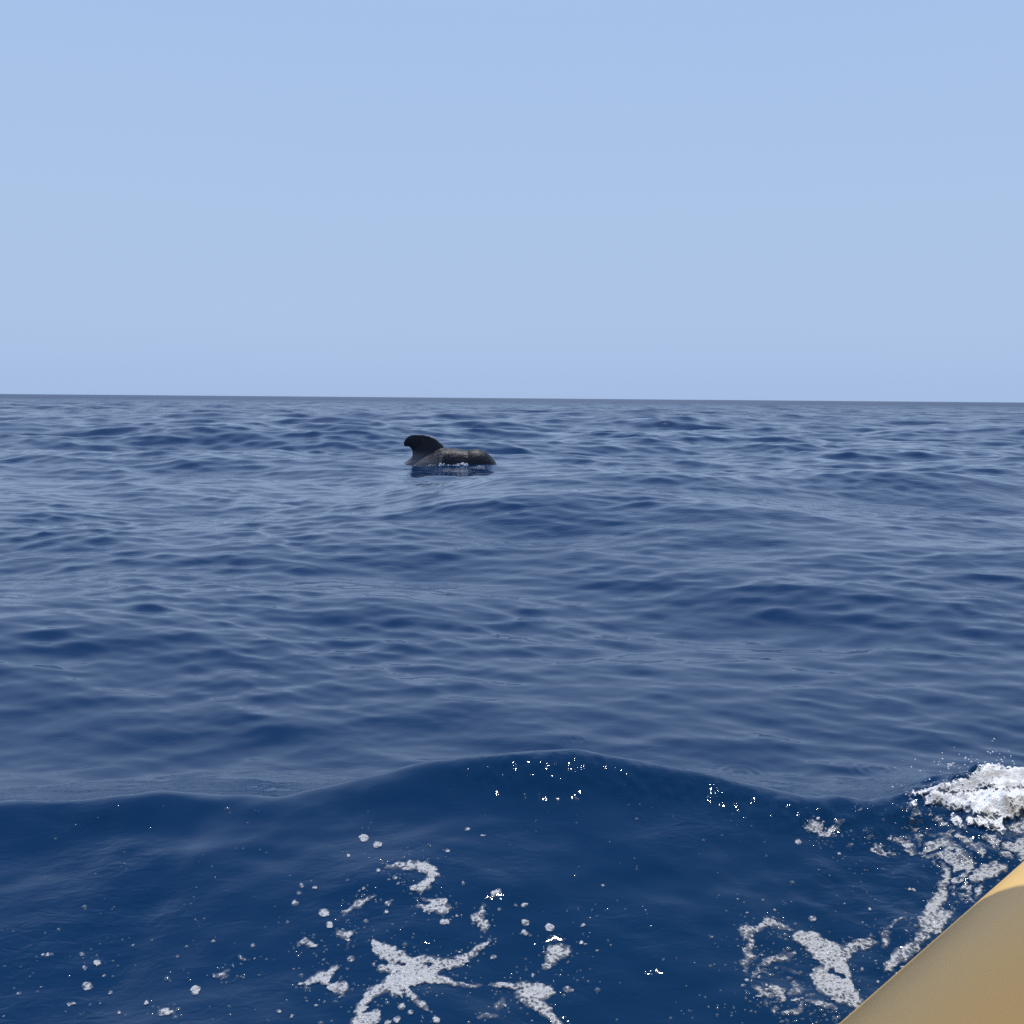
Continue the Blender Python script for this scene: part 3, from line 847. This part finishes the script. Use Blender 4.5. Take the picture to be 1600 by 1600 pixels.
def tube_mesh(path, rads, nseg=48):
    V_, F_ = [], []
    P_ = [Vector(p) for p in path]
    for i, p in enumerate(P_):
        t = (P_[min(i + 1, len(P_) - 1)] - P_[max(i - 1, 0)]).normalized()
        a = t.cross(Vector((0, 0, 1))).normalized(); b_ = a.cross(t)
        for k in range(nseg):
            w = 2 * math.pi * k / nseg
            V_.append(p + (a * math.cos(w) + b_ * math.sin(w)) * rads[i])
    for i in range(len(P_) - 1):
        for k in range(nseg):
            F_.append((i * nseg + k, i * nseg + (k + 1) % nseg, (i + 1) * nseg + (k + 1) % nseg, (i + 1) * nseg + k))
    F_.append(tuple(range(nseg))[::-1]); F_.append(tuple((len(P_) - 1) * nseg + k for k in range(nseg)))
    return V_, F_


def tan_material():
    b = NT('tan coated fabric')
    tc = b.n('ShaderNodeTexCoord').outputs['Object']
    n1 = b.n('ShaderNodeTexNoise', {'Vector': tc, 'Scale': 3.0, 'Detail': 4.0, 'Roughness': .6}).outputs[0]
    n2 = b.n('ShaderNodeTexNoise', {'Vector': tc, 'Scale': 900.0, 'Detail': 2.0}).outputs[0]
    spots = b.n('ShaderNodeTexVoronoi', {'Vector': tc, 'Scale': 26.0}, feature='F1').outputs['Distance']
    col = b.mixc(n1, (.72, .455, .125), (.78, .505, .16))
    st_ = b.n('ShaderNodeTexNoise', {'Vector': b.n('ShaderNodeMapping', {'Vector': tc, 'Scale': (1, 6, 6)}).outputs[0], 'Scale': 5.0, 'Detail': 5.0, 'Roughness': .7}).outputs[0]
    col = b.mixc(b.math('MULTIPLY', b.ramp(st_, .55, .8), .22), col, (.50, .40, .26))
    col = b.mixc(b.math('MULTIPLY', b.ramp(spots, .05, .03), .5), col, (.78, .58, .28))
    h_ = b.math('ADD', b.math('MULTIPLY', n1, .002), b.math('MULTIPLY', n2, .00002))
    bump = b.n('ShaderNodeBump', {'Height': h_, 'Strength': 1.0, 'Distance': 1.0}).outputs[0]
    p_ = b.n('ShaderNodeBsdfPrincipled', {'Base Color': col, 'Roughness': b.math('MULTIPLY_ADD', n1, .15, .30), 'IOR': 1.5, 'Normal': bump})
    b.t.links.new(p_.outputs[0], b.out.inputs[0])
    return b.m


def plain(name, c, r):
    b = NT(name)
    n1 = b.n('ShaderNodeTexNoise', {'Scale': 12.0, 'Detail': 4.0}).outputs[0]
    col = b.mixc(n1, tuple(v * .85 for v in c), tuple(min(1, v * 1.1) for v in c))
    p_ = b.n('ShaderNodeBsdfPrincipled', {'Base Color': col, 'Roughness': r})
    b.t.links.new(p_.outputs[0], b.out.inputs[0])
    return b.m


M_tan = tan_material()
M_deck = plain('grey deck', (.45, .44, .42), .6)
M_steel = plain('stainless tube', (.5, .5, .5), .3)
M_canvas = plain('pale canvas', (.62, .60, .55), .8)
# port tube, round the bow and back along the starboard side
for sgn in (1, -1):
    path = [(x, sgn * HW, TZ) for x in np.linspace(-3.0, 3.2, 63)]
    for k in range(1, 15):
        t = k / 14 * math.pi / 2
        path.append((3.2 + 1.7 * math.sin(t), sgn * (HW - (HW) * (1 - math.cos(t))), TZ + .22 * math.sin(t) ** 2))
    V_, F_ = tube_mesh(path, [TR] * len(path))
    o = mesh_obj('tube', V_, F_, M_tan, boat)
V_, F_ = [], []
hs = [(-3.0, 1.0, .22, -.30), (1.5, 1.0, .22, -.34), (3.2, .95, .24, -.20), (4.2, .55, .30, .0), (4.7, .12, .38, .25)]
for (x, w, zt, zb) in hs:
    V_ += [(x, -w, zt), (x, w, zt), (x, w * .85, zb + .2), (x, 0, zb), (x, -w * .85, zb + .2)]
for i in range(len(hs) - 1):
    for k in range(5):
        F_.append((i * 5 + k, i * 5 + (k + 1) % 5, i * 5 + 5 + (k + 1) % 5, i * 5 + 5 + k))
F_ += [(4, 3, 2, 1, 0), tuple(20 + k for k in range(5))]
mesh_obj('hull', V_, F_, M_deck, boat, smooth=False)

# unseen canopy added over the deck to cast the shade along the tube
CZ = 3.7
W2L = boat.matrix_world.inverted()


def on_tube(px, py):
    d = Vector(ray(px, py)); o_p = Vector(CP)
    a = Vector(u_); c = Vector(off * l_) + Vector((0, 0, TZ))
    dp = d - a * d.dot(a); op = (o_p - c) - a * (o_p - c).dot(a)
    A_, B_, C_2 = dp.dot(dp), 2 * dp.dot(op), op.dot(op) - TR * TR
    disc = max(0, B_ * B_ - 4 * A_ * C_2)
    return o_p + d * ((-B_ - math.sqrt(disc)) / (2 * A_))


def up_sun(p):
    return W2L @ (p + sun_dir * ((CZ - p.z) / sun_dir.z))


pA, pB, pM = on_tube(1548, 1398), on_tube(1600, 1381), on_tube(1575, 1386)
qA, qB = up_sun(pA), up_sun(pB)
pS = on_tube(1420, 1506)
qS = up_sun(pS)
print('awning edge points', qA, qB, qS)

XF, YP = (qA.x + qB.x) / 2, qS.y + .012  # edges set from where the shade should end on the tube
XB = -1.6


def added_awning():
    V_, F_ = [], []
    NX_, NY_ = 24, 16
    for lay in (0,):
        for i in range(NX_ + 1):
            for j in range(NY_ + 1):
                u, v = i / NX_, j / NY_
                x = XB + (XF - XB) * u; y = -YP + 2 * YP * v
                V_.append((x, y, CZ + .16 * (1 - (2 * v - 1) ** 2) - .02 * math.sin(math.pi * u * 2) ** 2 * math.sin(math.pi * v) + lay))
    n1 = (NX_ + 1) * (NY_ + 1)
    q = lambda i, j, l: l * n1 + i * (NY_ + 1) + j
    for i in range(NX_):
        for j in range(NY_):
            F_.append((q(i, j, 0), q(i + 1, j, 0), q(i + 1, j + 1, 0), q(i, j + 1, 0)))
    return mesh_obj('added_awning', V_, F_, M_canvas, boat)


cv = NT('pale translucent awning cloth')
c_d = cv.n('ShaderNodeBsdfDiffuse', {0: (.70, .60, .42, 1)}); c_t = cv.n('ShaderNodeBsdfTranslucent', {0: (.94, .71, .38, 1)})  # warm translucent cloth, chosen to brighten the shaded tube below
cv.t.links.new(cv.n('ShaderNodeMixShader', {0: .72, 1: c_d.outputs[0], 2: c_t.outputs[0]}).outputs[0], cv.out.inputs[0])
M_canvas = cv.m
added_awning()
for x in (-1.2, 2.2):  # posts that carry the added cloth, also out of view
    for sgn in (-1, 1):
        y = sgn * 1.08
        V_, F_ = tube_mesh([(x, y, .25), (x, y, 2.0), (x, y, CZ + .16 * (1 - (y / YP) ** 2) - .03)], [.018] * 3, 12)
        mesh_obj('added_awning_post', V_, F_, M_steel, boat)
